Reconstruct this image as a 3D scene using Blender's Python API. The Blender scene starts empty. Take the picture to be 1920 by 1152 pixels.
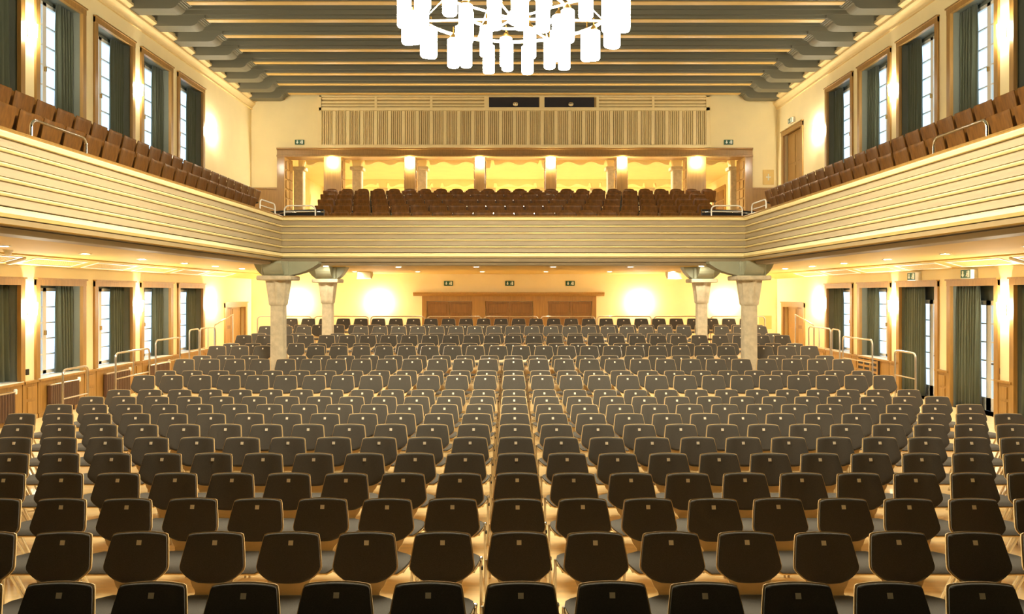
import bpy, math, random
from mathutils import Vector, Matrix
random.seed(7)
sc = bpy.context.scene
C = sc.collection

# ------------------------------------------------------------------ camera
cam_d = bpy.data.cameras.new('camera'); cam = bpy.data.objects.new('camera', cam_d); C.objects.link(cam)
cam.location = (0, 0, 2.56); cam.rotation_euler = (math.pi/2, 0, 0)
cam_d.sensor_width = 36.0; cam_d.lens = 1400/1920*36
cam_d.shift_x = 2.3/1920; cam_d.shift_y = -24/1920
cam_d.clip_end = 200
sc.camera = cam
# ------------------------------------------------------------------ world + exposure
w = bpy.data.worlds.new('sky'); sc.world = w; w.use_nodes = True
bg = w.node_tree.nodes['Background']; bg.inputs[0].default_value = (0.70, 0.86, 1.0, 1); bg.inputs[1].default_value = 2.0
sc.view_settings.view_transform = 'Standard'; sc.view_settings.look = 'None'
sc.view_settings.gamma = 1.0; sc.view_settings.use_curve_mapping = False
sc.view_settings.exposure = 0.0
# lamp brightness of every lamp kind in the hall, and of the added foyer fill
L_CHAND, L_SCONCE, L_PIER, L_DOWN, L_FOYER_FILL = 125.0, 400.0, 360.0, 600.0, 420.0
LAMP = (1.0, 0.93, 0.72)

# ------------------------------------------------------------------ materials
def lin(c):
    return tuple(((v/255)/12.92 if v <= 10 else (((v/255)+0.055)/1.055)**2.4) for v in c)
def mat(name, col, rough=0.6, metal=0.0, var=0.0, scale=6.0, stretch=(1,1,1), bump=0.0, bscale=None, spec=0.5, sheen=0.0, coat=0.0):
    m = bpy.data.materials.new(name); m.use_nodes = True
    nt = m.node_tree; b = nt.nodes['Principled BSDF']
    b.inputs['Roughness'].default_value = rough; b.inputs['Metallic'].default_value = metal
    b.inputs['Specular IOR Level'].default_value = spec
    if sheen:
        b.inputs['Sheen Weight'].default_value = sheen; b.inputs['Sheen Roughness'].default_value = 0.5
    if coat:
        b.inputs['Coat Weight'].default_value = coat; b.inputs['Coat Roughness'].default_value = 0.15
    c = lin(col)
    b.inputs['Base Color'].default_value = (*c, 1)
    if var or bump:
        tc = nt.nodes.new('ShaderNodeTexCoord'); mp = nt.nodes.new('ShaderNodeMapping')
        mp.inputs['Scale'].default_value = stretch
        nt.links.new(tc.outputs['Object'], mp.inputs['Vector'])
    if var:
        n = nt.nodes.new('ShaderNodeTexNoise'); n.inputs['Scale'].default_value = scale; n.inputs['Detail'].default_value = 5
        nt.links.new(mp.outputs[0], n.inputs['Vector'])
        r = nt.nodes.new('ShaderNodeValToRGB')
        r.color_ramp.elements[0].position = 0.3; r.color_ramp.elements[1].position = 0.7
        r.color_ramp.elements[0].color = (*[max(0, v*(1-var)) for v in c], 1)
        r.color_ramp.elements[1].color = (*[min(1, v*(1+var)) for v in c], 1)
        nt.links.new(n.outputs['Fac'], r.inputs[0]); nt.links.new(r.outputs[0], b.inputs['Base Color'])
    if bump:
        n2 = nt.nodes.new('ShaderNodeTexNoise'); n2.inputs['Scale'].default_value = bscale or scale*4
        nt.links.new(mp.outputs[0], n2.inputs['Vector'])
        bp = nt.nodes.new('ShaderNodeBump'); bp.inputs['Strength'].default_value = bump; bp.inputs['Distance'].default_value = 0.01
        nt.links.new(n2.outputs['Fac'], bp.inputs['Height']); nt.links.new(bp.outputs[0], b.inputs['Normal'])
    return m
def emit(name, col, strength):
    m = bpy.data.materials.new(name); m.use_nodes = True; nt = m.node_tree
    nt.nodes.remove(nt.nodes['Principled BSDF'])
    e = nt.nodes.new('ShaderNodeEmission'); e.inputs[0].default_value = (*col, 1); e.inputs[1].default_value = strength
    nt.links.new(e.outputs[0], nt.nodes['Material Output'].inputs[0])
    return m
def glass(name, tint, refl):
    m = bpy.data.materials.new(name); m.use_nodes = True; nt = m.node_tree
    nt.nodes.remove(nt.nodes['Principled BSDF'])
    t = nt.nodes.new('ShaderNodeBsdfTransparent'); t.inputs[0].default_value = (*tint, 1)
    g = nt.nodes.new('ShaderNodeBsdfGlossy'); g.inputs['Roughness'].default_value = 0.08
    x = nt.nodes.new('ShaderNodeMixShader'); x.inputs[0].default_value = refl
    nt.links.new(t.outputs[0], x.inputs[1]); nt.links.new(g.outputs[0], x.inputs[2])
    nt.links.new(x.outputs[0], nt.nodes['Material Output'].inputs[0])
    return m

M = dict(
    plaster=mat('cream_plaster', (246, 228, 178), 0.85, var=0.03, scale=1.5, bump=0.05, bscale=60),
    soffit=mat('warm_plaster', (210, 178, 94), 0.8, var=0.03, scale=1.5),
    ceil=mat('grey_ceiling_paint', (112, 108, 90), 0.6, var=0.06, scale=2, stretch=(0.3, 3, 3)),
    gilt=mat('pale_gilt_paint', (220, 182, 108), 0.5, var=0.05, scale=3),
    cornice=mat('cornice_cream', (240, 214, 156), 0.7, var=0.03, scale=3),
    fboard=mat('parapet_board_paint', (160, 142, 110), 0.6, var=0.06, scale=2, stretch=(1, 0.3, 6), bump=0.03),
    fstrip=mat('parapet_strip_paint', (248, 228, 168), 0.5, var=0.03, scale=3),
    oak=mat('honey_oak', (154, 115, 56), 0.45, var=0.16, scale=5, stretch=(5, 5, 0.4), bump=0.04, coat=0.2),
    oakd=mat('dark_oak', (124, 88, 40), 0.5, var=0.18, scale=5, stretch=(5, 5, 0.4), bump=0.04),
    floor=mat('parquet', (240, 210, 152), 0.35, var=0.12, scale=2.5, stretch=(0.6, 6, 1), coat=0.3),
    tier=mat('tier_boards', (236, 208, 154), 0.5, var=0.08, scale=2.5, stretch=(0.6, 6, 1)),
    cloth=mat('black_wool', (84, 78, 69), 0.9, var=0.2, scale=220, bump=0.15, bscale=500, spec=0.2, sheen=0.15),
    ply=mat('beech_plywood', (234, 198, 138), 0.4, var=0.08, scale=6, stretch=(1, 6, 1), coat=0.3),
    steel=mat('brushed_steel', (205, 196, 180), 0.28, 1.0, var=0.05, scale=20),
    chrome=mat('chrome', (230, 228, 222), 0.12, 1.0, var=0.02, scale=20),
    plate=mat('number_plate_pale', (246, 234, 208), 0.35, 0.0, var=0.04, scale=40),  # the metal's reflection is put into a pale matte colour
    black=mat('black_plastic', (20, 20, 20), 0.5, var=0.1, scale=20),
    walnut=mat('walnut_veneer', (116, 74, 25), 0.45, var=0.25, scale=4, stretch=(6, 6, 0.8), spec=0.25),
    stone=mat('shell_limestone', (196, 182, 152), 0.8, var=0.14, scale=9, bump=0.25, bscale=40),
    green=mat('olive_console_paint', (150, 150, 124), 0.6, var=0.05, scale=4),
    curtain=mat('green_curtain', (84, 90, 72), 0.9, var=0.12, scale=8, stretch=(8, 8, 0.3), sheen=0.2),
    jamb=mat('grey_green_jamb', (112, 116, 104), 0.7, var=0.05, scale=3),
    white=mat('white_paint', (238, 232, 218), 0.5, var=0.02, scale=4),
    rad=mat('brown_radiator', (84, 58, 40), 0.45, var=0.1, scale=6),
    dark=mat('dark_recess', (34, 32, 40), 0.7, var=0.1, scale=4),
    signg=mat('sign_green', (26, 84, 62), 0.5, var=0.03, scale=10),
    signw=mat('sign_white', (240, 244, 236), 0.5, var=0.01, scale=10),
    stage=mat('dark_stage_cloth', (18, 17, 16), 0.95, var=0.15, scale=3),
    slat=mat('acoustic_cream', (246, 226, 172), 0.6, var=0.04, scale=4, stretch=(1, 1, 0.2)),
    slatd=mat('acoustic_felt', (186, 160, 106), 0.9, var=0.08, scale=6),
    pane=glass('window_glass', (0.9, 0.96, 1.0), 0.06),
    chand=emit('lamp_tube_glow', LAMP, L_CHAND),
    sconce=emit('sconce_glow', LAMP, L_SCONCE),
    pier=emit('pier_lamp_glow', LAMP, L_PIER),
    down=emit('downlight_glow', LAMP, L_DOWN),
    foyer=emit('foyer_fill_glow', LAMP, L_FOYER_FILL),
    brass=mat('brass', (190, 150, 80), 0.3, 1.0, var=0.05, scale=20),
)

# ------------------------------------------------------------------ helpers
class MB:
    def __init__(s): s.v = []; s.f = []
    def add(s, vs, fs):
        o = len(s.v); s.v += [tuple(p) for p in vs]; s.f += [tuple(i+o for i in f) for f in fs]; return s
    def box(s, x0, x1, y0, y1, z0, z1):
        vs = [(x, y, z) for x in (x0, x1) for y in (y0, y1) for z in (z0, z1)]
        return s.add(vs, [(0,1,3,2),(4,6,7,5),(0,4,5,1),(2,3,7,6),(0,2,6,4),(1,5,7,3)])
    def bev(s, x0, x1, y0, y1, z0, z1, b=0.01):
        # box with chamfered edges
        vs = []; idx = {}
        for ix, x in enumerate((x0, x1)):
            for iy, y in enumerate((y0, y1)):
                for iz, z in enumerate((z0, z1)):
                    dx = b if ix == 0 else -b; dy = b if iy == 0 else -b; dz = b if iz == 0 else -b
                    for a, p in (('x', (x, y+dy, z+dz)), ('y', (x+dx, y, z+dz)), ('z', (x+dx, y+dy, z))):
                        idx[(ix,iy,iz,a)] = len(vs); vs.append(p)
        fs = []
        for i in (0, 1):
            fs.append(tuple(idx[(i,a,b2,'x')] for a, b2 in ((0,0),(1,0),(1,1),(0,1))))
            fs.append(tuple(idx[(a,i,b2,'y')] for a, b2 in ((0,0),(1,0),(1,1),(0,1))))
            fs.append(tuple(idx[(a,b2,i,'z')] for a, b2 in ((0,0),(1,0),(1,1),(0,1))))
        for i in (0,1):
            for j in (0,1):
                fs.append((idx[(0,i,j,'y')], idx[(1,i,j,'y')], idx[(1,i,j,'z')], idx[(0,i,j,'z')]))
                fs.append((idx[(i,0,j,'x')], idx[(i,1,j,'x')], idx[(i,1,j,'z')], idx[(i,0,j,'z')]))
                fs.append((idx[(i,j,0,'x')], idx[(i,j,1,'x')], idx[(i,j,1,'y')], idx[(i,j,0,'y')]))
                for k in (0,1): fs.append((idx[(i,j,k,'x')], idx[(i,j,k,'y')], idx[(i,j,k,'z')]))
        return s.add(vs, fs)
    def tube(s, pts, r, n=8, r2=None):
        pts = [Vector(p) for p in pts]; m = len(pts); vs = []; fs = []
        up = None
        for i, p in enumerate(pts):
            t = (pts[min(i+1, m-1)] - pts[max(i-1, 0)]).normalized()
            if up is None or abs(up.dot(t)) > 0.99: up = Vector((0,0,1)) if abs(t.z) < 0.9 else Vector((0,1,0))
            a = t.cross(up).normalized(); b = t.cross(a).normalized(); up = -b if b.dot(up) < 0 else b
            rr = r if r2 is None else r + (r2-r)*i/(m-1)
            for k in range(n):
                q = 2*math.pi*k/n; vs.append(p + a*math.cos(q)*rr + b*math.sin(q)*rr)
        # keep rings aligned
        for i in range(m-1):
            base = vs[i*n]; ring = vs[(i+1)*n:(i+2)*n]
            sh = min(range(n), key=lambda k: (ring[k]-base).length)
            same = (ring[(sh+1) % n]-vs[i*n+1]).length <= (ring[(sh-1) % n]-vs[i*n+1]).length
            vs[(i+1)*n:(i+2)*n] = [ring[(sh+k) % n] if same else ring[(sh-k) % n] for k in range(n)]
            for k in range(n): fs.append((i*n+k, i*n+(k+1) % n, (i+1)*n+(k+1) % n, (i+1)*n+k))
        fs.append(tuple(range(n))[::-1]); fs.append(tuple((m-1)*n+k for k in range(n)))
        return s.add(vs, fs)
    def lathe(s, prof, cx, cy, n=16, cap=True):
        vs = []; fs = []; m = len(prof)
        for r, z in prof:
            for k in range(n):
                a = 2*math.pi*(k+0.5)/n; vs.append((cx+r*math.cos(a), cy+r*math.sin(a), z))
        for i in range(m-1):
            for k in range(n): fs.append((i*n+k, i*n+(k+1) % n, (i+1)*n+(k+1) % n, (i+1)*n+k))
        if cap: fs.append(tuple(range(n))[::-1]); fs.append(tuple((m-1)*n+k for k in range(n)))
        return s.add(vs, fs)
    def prism(s, poly, axis, a0, a1):
        # poly: list of 2d points in the plane normal to axis
        n = len(poly); vs = []
        for a in (a0, a1):
            for p, q in poly:
                vs.append((a, p, q) if axis == 'x' else (p, a, q) if axis == 'y' else (p, q, a))
        fs = [tuple(range(n)), tuple(range(2*n-1, n-1, -1))] + [(i, i+n, (i+1) % n+n, (i+1) % n) for i in range(n)]
        return s.add(vs, fs)
    def sweep(s, prof, path):
        # prof: closed list (offset towards the right of travel, z); path: 2d points, mitred
        P = [Vector((*p,)) for p in path]; m = len(P); k = len(prof); vs = []; fs = []
        for i, p in enumerate(P):
            d0 = (P[i]-P[i-1]).normalized() if i else None
            d1 = (P[i+1]-P[i]).normalized() if i < m-1 else None
            d0 = d0 or d1; d1 = d1 or d0
            n0 = Vector((d0.y, -d0.x)); n1 = Vector((d1.y, -d1.x)); b = (n0+n1).normalized(); b /= max(0.2, b.dot(n0))
            for o, z in prof: q = p+b*o; vs.append((q.x, q.y, z))
        for i in range(m-1):
            for j in range(k): fs.append((i*k+j, i*k+(j+1) % k, (i+1)*k+(j+1) % k, (i+1)*k+j))
        fs.append(tuple(range(k))); fs.append(tuple((m-1)*k+j for j in range(k-1, -1, -1)))
        return s.add(vs, fs)
    def ribbon(s, path, th, off=0.0, n=8, bend=0.0, edge=0.35):
        # path: (y, z, halfwidth, bendweight, crown) from the top of a back down to a seat front; faces -y / +z
        m = len(path); F = []; B = []
        for i, (y, z, hw, bw, cr) in enumerate(path):
            y0, z0 = path[max(i-1, 0)][:2]; y1, z1 = path[min(i+1, m-1)][:2]
            t = Vector((y1-y0, z1-z0)).normalized(); nn = Vector((t.y, -t.x))
            ei = edge if i in (0, m-1) else 1.0
            for k in range(n+1):
                u = -1+2*k/n; u = math.copysign(abs(u)**0.85, u); x = hw*u
                e = min(ei, edge if k in (0, n) else 1.0)
                by = -bend*bw*x*x; c = cr*(1-u*u)
                yy = y+by-t.x*c; zz = z-t.y*c
                F.append((x, yy+nn.x*(off+th/2*e), zz+nn.y*(off+th/2*e)))
                B.append((x, yy+nn.x*(off-th/2*e), zz+nn.y*(off-th/2*e)))
        N = len(F); W = n+1; fs = []
        for i in range(m-1):
            for k in range(n):
                a = i*W+k; fs.append((a, a+W, a+W+1, a+1)); fs.append((N+a, N+a+1, N+a+W+1, N+a+W))
        ring = [k for k in range(W)] + [i*W+n for i in range(1, m)] + [(m-1)*W+k for k in range(n-1, -1, -1)] + [i*W for i in range(m-2, 0, -1)]
        for i in range(len(ring)):
            a, b = ring[i], ring[(i+1) % len(ring)]; fs.append((a, b, N+b, N+a))
        return s.add(F+B, fs)
    def mesh(s, name, m, smooth=False):
        me = bpy.data.meshes.new(name); me.from_pydata(s.v, [], s.f); me.update()
        import bmesh
        bm = bmesh.new(); bm.from_mesh(me); bmesh.ops.recalc_face_normals(bm, faces=bm.faces); bm.to_mesh(me); bm.free()
        if smooth:
            me.polygons.foreach_set('use_smooth', [True]*len(me.polygons))
            if smooth is not True: me.set_sharp_from_angle(angle=math.radians(smooth))
        me.materials.append(m); return me
def put(name, me, parent=None, loc=None, rz=0.0):
    o = bpy.data.objects.new(name, me); C.objects.link(o)
    if parent: o.parent = parent
    if loc: o.location = loc
    if rz: o.rotation_euler = (0, 0, rz)
    return o
def make(name, mb, m, parent=None, smooth=False, loc=None, rz=0.0):
    return put(name, mb.mesh(name, m, smooth), parent, loc, rz)
def empty(name, loc=(0,0,0), rz=0.0, parent=None):
    o = bpy.data.objects.new(name, None); C.objects.link(o); o.location = loc; o.rotation_euler = (0, 0, rz); o.empty_display_size = 0.1
    if parent: o.parent = parent
    return o
def tag(o, label, cat, group=None):
    o['label'] = label; o['category'] = cat
    if group: o['group'] = group
    return o
def struct(o, label=None):
    o['kind'] = 'structure'
    if label: o['label'] = label
    return o
ONES = ['', 'first','second','third','fourth','fifth','sixth','seventh','eighth','ninth','tenth','eleventh','twelfth','thirteenth','fourteenth','fifteenth','sixteenth','seventeenth','eighteenth','nineteenth','twentieth']
def nth(n):
    if n <= 20: return ONES[n]
    return 'twenty-'+ONES[n-20] if n < 30 else 'thirtieth'

XL, XR, YB = -9.80, 10.06, 28.2          # side walls, back wall
ZC = 10.45                                # ceiling
Y0 = -1.2                                 # stage end
WIN = [(13.22, 14.92), (15.43, 17.08), (17.60, 19.32), (19.80, 21.50), (22.00, 23.74)]
UZ0, UZ1 = 6.15, 9.02
LZ0, LZ1 = 0.80, 2.80

# ------------------------------------------------------------------ room shell
def holed(name, xw, s, holes, y0, y1, z0, z1, depth, m):
    """wall plane at x = xw with rectangular holes that have reveals going outwards (s)"""
    ys = sorted({y0, y1, *[h[0] for h in holes], *[h[1] for h in holes]})
    zs = sorted({z0, z1, *[h[2] for h in holes], *[h[3] for h in holes]})
    mb = MB(); vid = {}
    def V(x, y, z):
        k = (round(x, 4), round(y, 4), round(z, 4))
        if k not in vid: vid[k] = len(mb.v); mb.v.append((x, y, z))
        return vid[k]
    for i in range(len(ys)-1):
        for j in range(len(zs)-1):
            cy, cz = (ys[i]+ys[i+1])/2, (zs[j]+zs[j+1])/2
            if any(h[0] < cy < h[1] and h[2] < cz < h[3] for h in holes): continue
            mb.f.append((V(xw, ys[i], zs[j]), V(xw, ys[i+1], zs[j]), V(xw, ys[i+1], zs[j+1]), V(xw, ys[i], zs[j+1])))
    xo = xw+s*depth
    for a, b, c, d in holes:
        for p, q in (((a, c), (b, c)), ((b, c), (b, d)), ((b, d), (a, d)), ((a, d), (a, c))):
            mb.f.append((V(xw, *p), V(xw, *q), V(xo, *q), V(xo, *p)))
    o = put(name, None); bpy.data.objects.remove(o)
    return struct(make(name, mb, m))
DOOR_L = (25.62, 27.55, 0.0, 2.17)
DOOR_RU = (25.75, 27.55, 5.0, 8.45)
holesL = [(a, b, LZ0, LZ1) for a, b in WIN] + [(a, b, UZ0, UZ1) for a, b in WIN] + [DOOR_L]
holesR = [(a, b, (LZ0 if i > 2 else 0.0), LZ1) for i, (a, b) in enumerate(WIN)] + [(a, b, UZ0, UZ1) for a, b in WIN] + [DOOR_L, DOOR_RU]
wl = holed('wall_left', XL, -1, holesL, Y0, YB, 0, ZC, 0.42, M['plaster'])
wr = holed('wall_right', XR, 1, holesR, Y0, YB, 0, ZC, 0.42, M['plaster'])
# back wall with the wide opening to the upper foyer
OX0, OX1, OZ0, OZ1 = -8.50, 8.80, 5.40, 7.95
mb = MB(); xs = [XL, OX0, OX1, XR]; zs = [0, OZ0, OZ1, ZC]
vid = [[len(mb.v)+i*4+j for j in range(4)] for i in range(4)]
mb.v = [(x, YB, z) for x in xs for z in zs]
for i in range(3):
    for j in range(3):
        if not (i == 1 and j == 1): mb.f.append((vid[i][j], vid[i+1][j], vid[i+1][j+1], vid[i][j+1]))
wb = struct(make('wall_back', mb, M['plaster']))
struct(make('floor', MB().box(XL-0.42, XR+0.42, Y0, YB, -0.1, 0.0), M['floor']))
struct(make('wall_stage', MB().box(XL, XR, Y0-0.1, Y0, 0, ZC), M['stage']))
# unseen dark box added around the camera to cut bounce light, hall side open
SY = 3.6
struct(make('wall_lightblock_left', MB().box(-7.6, -7.5, Y0, SY, 0, 7.6), M['stage']))
struct(make('wall_lightblock_right', MB().box(7.5, 7.6, Y0, SY, 0, 7.6), M['stage']))
struct(make('ceiling_lightblock', MB().box(-7.5, 7.5, Y0, SY, 7.5, 7.6), M['stage']))
pz = MB(); pz.box(XL, -7.6, SY-0.1, SY, 0, ZC); pz.box(7.6, XR, SY-0.1, SY, 0, ZC); pz.box(-7.6, 7.6, SY-0.1, SY, 7.6, ZC)
struct(make('wall_lightblock_front', pz, M['stage']))
struct(make('floor_stage', MB().box(-7.5, 7.5, Y0, 2.6, 0, 1.0), M['stage']))
ceiling = struct(make('ceiling', MB().box(XL, XR, Y0, YB, ZC, ZC+0.1), M['ceil']))

# ceiling beams with stepped end brackets
def beam_meshes():
    z0 = 10.02
    b = MB().prism([(-0.34, ZC), (-0.34, 10.22), (-0.26, 10.22), (-0.26, 10.10), (-0.17, 10.10), (-0.17, z0+0.012), (0.17, z0+0.012), (0.17, 10.10), (0.26, 10.10), (0.26, 10.22), (0.34, 10.22), (0.34, ZC)], 'x', XL+0.1, XR-0.1)
    strip = MB().bev(XL+1.53, XR-1.53, -0.10, 0.10, z0-0.012, z0+0.012, 0.004)
    def br(s, xw):
        # profile in x,z from wall inwards
        pts = [(0.0, 9.80), (1.14, 9.80)]
        for k in range(1, 7):
            a = math.pi/2*k/6; pts.append((1.14+0.22*math.sin(a)*0.9+0.02*k/6, 9.80+0.13*(1-math.cos(a))))
        pts += [(1.40, 9.95), (1.40, 9.975), (1.45, 9.975), (1.45, 10.0), (1.50, 10.0), (1.50, 10.02), (1.54, 10.02), (1.54, 10.24), (0.0, 10.24)]
        return MB().prism([(xw+s*x, z) for x, z in pts], 'y', -0.23, 0.23)
    return b.mesh('beam', M['ceil']), strip.mesh('gilt_strip', M['gilt']), br(1, XL).mesh('bracket', M['ceil']), br(-1, XR).mesh('bracket', M['ceil'])
bm_, st_, bl_, br_ = beam_meshes()
for k in range(13):
    yy = 27.77-1.2335*k
    o = put('beam', bm_, ceiling, (0, yy, 0)); put('gilt_strip', st_, o); put('bracket', bl_, o); put('bracket', br_, o)
# cornices along the side walls
for s, xw, nm in ((1, XL, 'trim_1'), (-1, XR, 'trim_2')):
    prof = [(0, 9.53), (0.05, 9.53), (0.05, 9.57), (0.035, 9.57), (0.035, 9.59), (0.10, 9.68), (0.16, 9.74), (0.16, 9.77), (0.13, 9.77), (0.13, 9.795), (0.26, 9.86), (0.26, 9.92), (0.20, 9.92), (0.20, 10.02), (0, 10.02)]
    struct(make(nm, MB().prism([(xw+s*x, z) for x, z in prof], 'y', 4.0, YB), M['cornice']))

# ------------------------------------------------------------------ seating tiers on the main floor
TX0, TX1 = -8.2, 8.4
TF = [13.55, 15.38, 17.12, 18.92, 20.68, 22.46]; TR = 0.1585
for i, yf in enumerate(TF):
    z1 = TR*(i+1); z0 = TR*i if i else 0.0
    t = MB().box(TX0, TX1, yf, 23.78, z0+0.001, z1)
    struct(make('seating_tier', t, M['tier']), 'pale boarded step of the raised seating, %s from the stage' % nth(i+1))

# ------------------------------------------------------------------ balcony
PATH = [(-5.645, 3.62), (-5.32, 17.3), (5.44, 17.3), (5.525, 3.62)]
balc = empty('balcony'); struct(balc, 'horseshoe balcony with horizontal cream ribs along its parapet')
LEDGE = [4.135, 3.975, 3.815, 3.655]
def part(name, prof, m): return make(name, MB().sweep(prof, PATH), M[m], balc)
part('cap_rail', [(-0.22, 4.335), (-0.22, 4.375), (0.05, 4.375), (0.07, 4.355), (0.05, 4.335)], 'oak')
part('top_ledge', [(-0.18, 4.27), (-0.18, 4.335), (0.05, 4.335), (0.075, 4.31), (0.05, 4.27)], 'fstrip')
tops = [4.27]+[z-0.018 for z in LEDGE]
for i, zt in enumerate(tops):
    zb = (LEDGE+[3.50])[i]+0.018+0.012
    part('fascia_board', [(-0.12, zb), (-0.12, zt), (-0.005, zt), (0.02, zb)], 'fboard')
for z in LEDGE:
    part('fascia_strip', [(-0.12, z-0.018), (-0.12, z+0.018), (0.028, z+0.018), (0.05, z), (0.028, z-0.018)], 'fstrip')
part('fascia_strip', [(-0.12, 3.405), (-0.12, 3.51), (0.03, 3.51), (0.075, 3.48), (0.075, 3.44), (0.03, 3.405)], 'fstrip')
part('fascia_board', [(-0.30, 3.31), (-0.30, 3.39), (0.02, 3.39), (-0.02, 3.31)], 'fboard')
part('fascia_board', [(-0.40, 3.235), (-0.40, 3.295), (-0.05, 3.295), (-0.10, 3.235)], 'fboard')
part('parapet_core', [(-0.12, 3.24), (-0.12, 4.335), (-0.10, 4.335), (-0.10, 3.24)], 'fboard')
# soffit (U shape) and back faces
SZ = 3.32
mb = MB()
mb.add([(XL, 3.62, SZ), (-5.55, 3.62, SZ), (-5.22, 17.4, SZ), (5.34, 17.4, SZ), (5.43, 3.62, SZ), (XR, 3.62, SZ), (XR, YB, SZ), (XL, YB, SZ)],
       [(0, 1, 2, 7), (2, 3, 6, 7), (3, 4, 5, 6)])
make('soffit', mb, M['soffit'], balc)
# floor of the balcony and its steps
mb = MB(); mb.add([(XL, 3.62, 3.62), (-5.69, 3.62, 3.62), (-5.36, 17.5, 3.62), (5.48, 17.5, 3.62), (5.57, 3.62, 3.62), (XR, 3.62, 3.62), (XR, YB, 3.62), (XL, YB, 3.62)],
                  [(0, 1, 2, 7), (2, 3, 6, 7), (3, 4, 5, 6)])
make('deck', mb, M['tier'], balc)
SROW = [(6.20, 3.77), (7.05, 4.40), (7.85, 4.96)]       # side rows: distance of seats from the middle, floor height
for s, xw in ((-1, XL), (1, XR)):
    for i, (xx, zf) in enumerate(SROW):
        a = s*(xx-0.42); yend = [17.4, 20.6, 23.2][i]
        make('step', MB().box(min(a, xw), max(a, xw), 3.62, yend, 3.6 if i == 0 else SROW[i-1][1], zf), M['tier'], balc)
CROW = [(19.75, 3.95), (21.2, 4.31), (22.7, 4.67), (24.2, 5.03), (25.75, 5.36)]
for i, (yy, zf) in enumerate(CROW):
    make('step', MB().box(-6.9, 7.2, yy-0.75, YB, 3.6 if i == 0 else CROW[i-1][1], zf), M['tier'], balc)
# sloping coves with grilles where the soffit meets the side walls
for s, xw, nm in ((1, XL, 'trim_3'), (-1, XR, 'trim_4')):
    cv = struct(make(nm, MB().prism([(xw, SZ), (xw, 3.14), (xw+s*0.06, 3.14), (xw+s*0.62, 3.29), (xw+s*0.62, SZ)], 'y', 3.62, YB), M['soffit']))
    for i in range(6):
        y0 = 12.35+2.2*i
        g = MB()
        def P(u, y, h): # u along slope 0..1
            return (xw+s*(0.06+0.56*u)+s*h*0.26*1.0, y, 3.14+0.15*u-h*0.97)
        def bar(u0, u1, ya, yb, h):
            vs = [P(u0, ya, 0), P(u1, ya, 0), P(u1, yb, 0), P(u0, yb, 0), P(u0, ya, h), P(u1, ya, h), P(u1, yb, h), P(u0, yb, h)]
            g.add(vs, [(0,1,2,3),(4,7,6,5),(0,4,5,1),(1,5,6,2),(2,6,7,3),(3,7,4,0)])
        ln = 1.8
        bar(0.16, 0.24, y0, y0+ln, 0.014); bar(0.80, 0.88, y0, y0+ln, 0.014); bar(0.24, 0.80, y0, y0+0.05, 0.014); bar(0.24, 0.80, y0+ln-0.05, y0+ln, 0.014)
        fr = make('grille_frame', g, M['white'], cv)
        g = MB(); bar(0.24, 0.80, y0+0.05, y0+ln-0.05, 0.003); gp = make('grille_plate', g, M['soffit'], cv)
        g = MB()
        for r in range(4):
            for q in range(24):
                ya = y0+0.09+q*0.068; bar(0.28+r*0.13, 0.36+r*0.13, ya, ya+0.04, 0.006)
        o = make('grille_slots', g, M['slatd'], cv); o['kind'] = 'stuff'

# ------------------------------------------------------------------ windows, doors, curtains
def boxx(mb, s, xw, d0, d1, y0, y1, z0, z1):
    """box on a side wall: d measured from the wall into the room"""
    a, b = xw+s*d0, xw+s*d1; return mb.box(min(a, b), max(a, b), y0, y1, z0, z1)
SIDE = {1: 'left', -1: 'right'}
wn = 0
def casing(s, xw, y0, y1, z0, z1, parent, w_=0.13, sill=True):
    for nm, (a, b, c, d) in (('casing_side', (y0-w_*0.6, y0+w_*0.4, z0, z1+w_*0.55)), ('casing_side', (y1-w_*0.4, y1+w_*0.6, z0, z1+w_*0.55)), ('casing_head', (y0-w_*0.6, y1+w_*0.6, z1-w_*0.45, z1+w_*0.55))):
        mb = MB(); boxx(mb, s, xw, -0.03, 0.05 if 'side' in nm else 0.055, a, b, c, d); make(nm, mb, M['oak'], parent)
    mb = MB(); boxx(mb, s, xw, 0.0, 0.085, y0-w_*0.7, y1+w_*0.7, z1+w_*0.5, z1+w_*0.5+0.035); make('casing_cornice', mb, M['oak'], parent)
def curtain_mesh(s, xw, ya, yb, z0, z1, dep, amp, waves):
    mb = MB(); n = waves*8; F = []
    for j, z in enumerate((z0, z0+(z1-z0)*0.4, z0+(z1-z0)*0.8, z1)):
        for i in range(n+1):
            u = i/n; a = amp*(1.0, 0.9, 0.75, 0.5)[j]
            F.append((xw-s*(dep+a*math.sin(u*waves*2*math.pi)+0.3*a*math.sin(u*waves*4.3*math.pi+j*0.5)), ya+(yb-ya)*u+0.012*math.sin(j*2+u*9), z))
    W = n+1; N = len(F); G = [(x-s*0.012, y, z) for x, y, z in F]
    fs = []
    for j in range(3):
        for i in range(n):
            a = j*W+i; fs += [(a, a+1, a+W+1, a+W), (N+a, N+a+W, N+a+W+1, N+a+1)]
    ring = list(range(W))+[j*W+n for j in range(1, 4)]+[3*W+i for i in range(n-1, -1, -1)]+[j*W for j in (2, 1)]
    fs += [(ring[i], ring[(i+1) % len(ring)], N+ring[(i+1) % len(ring)], N+ring[i]) for i in range(len(ring))]
    return mb.add(F+G, fs)
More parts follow.
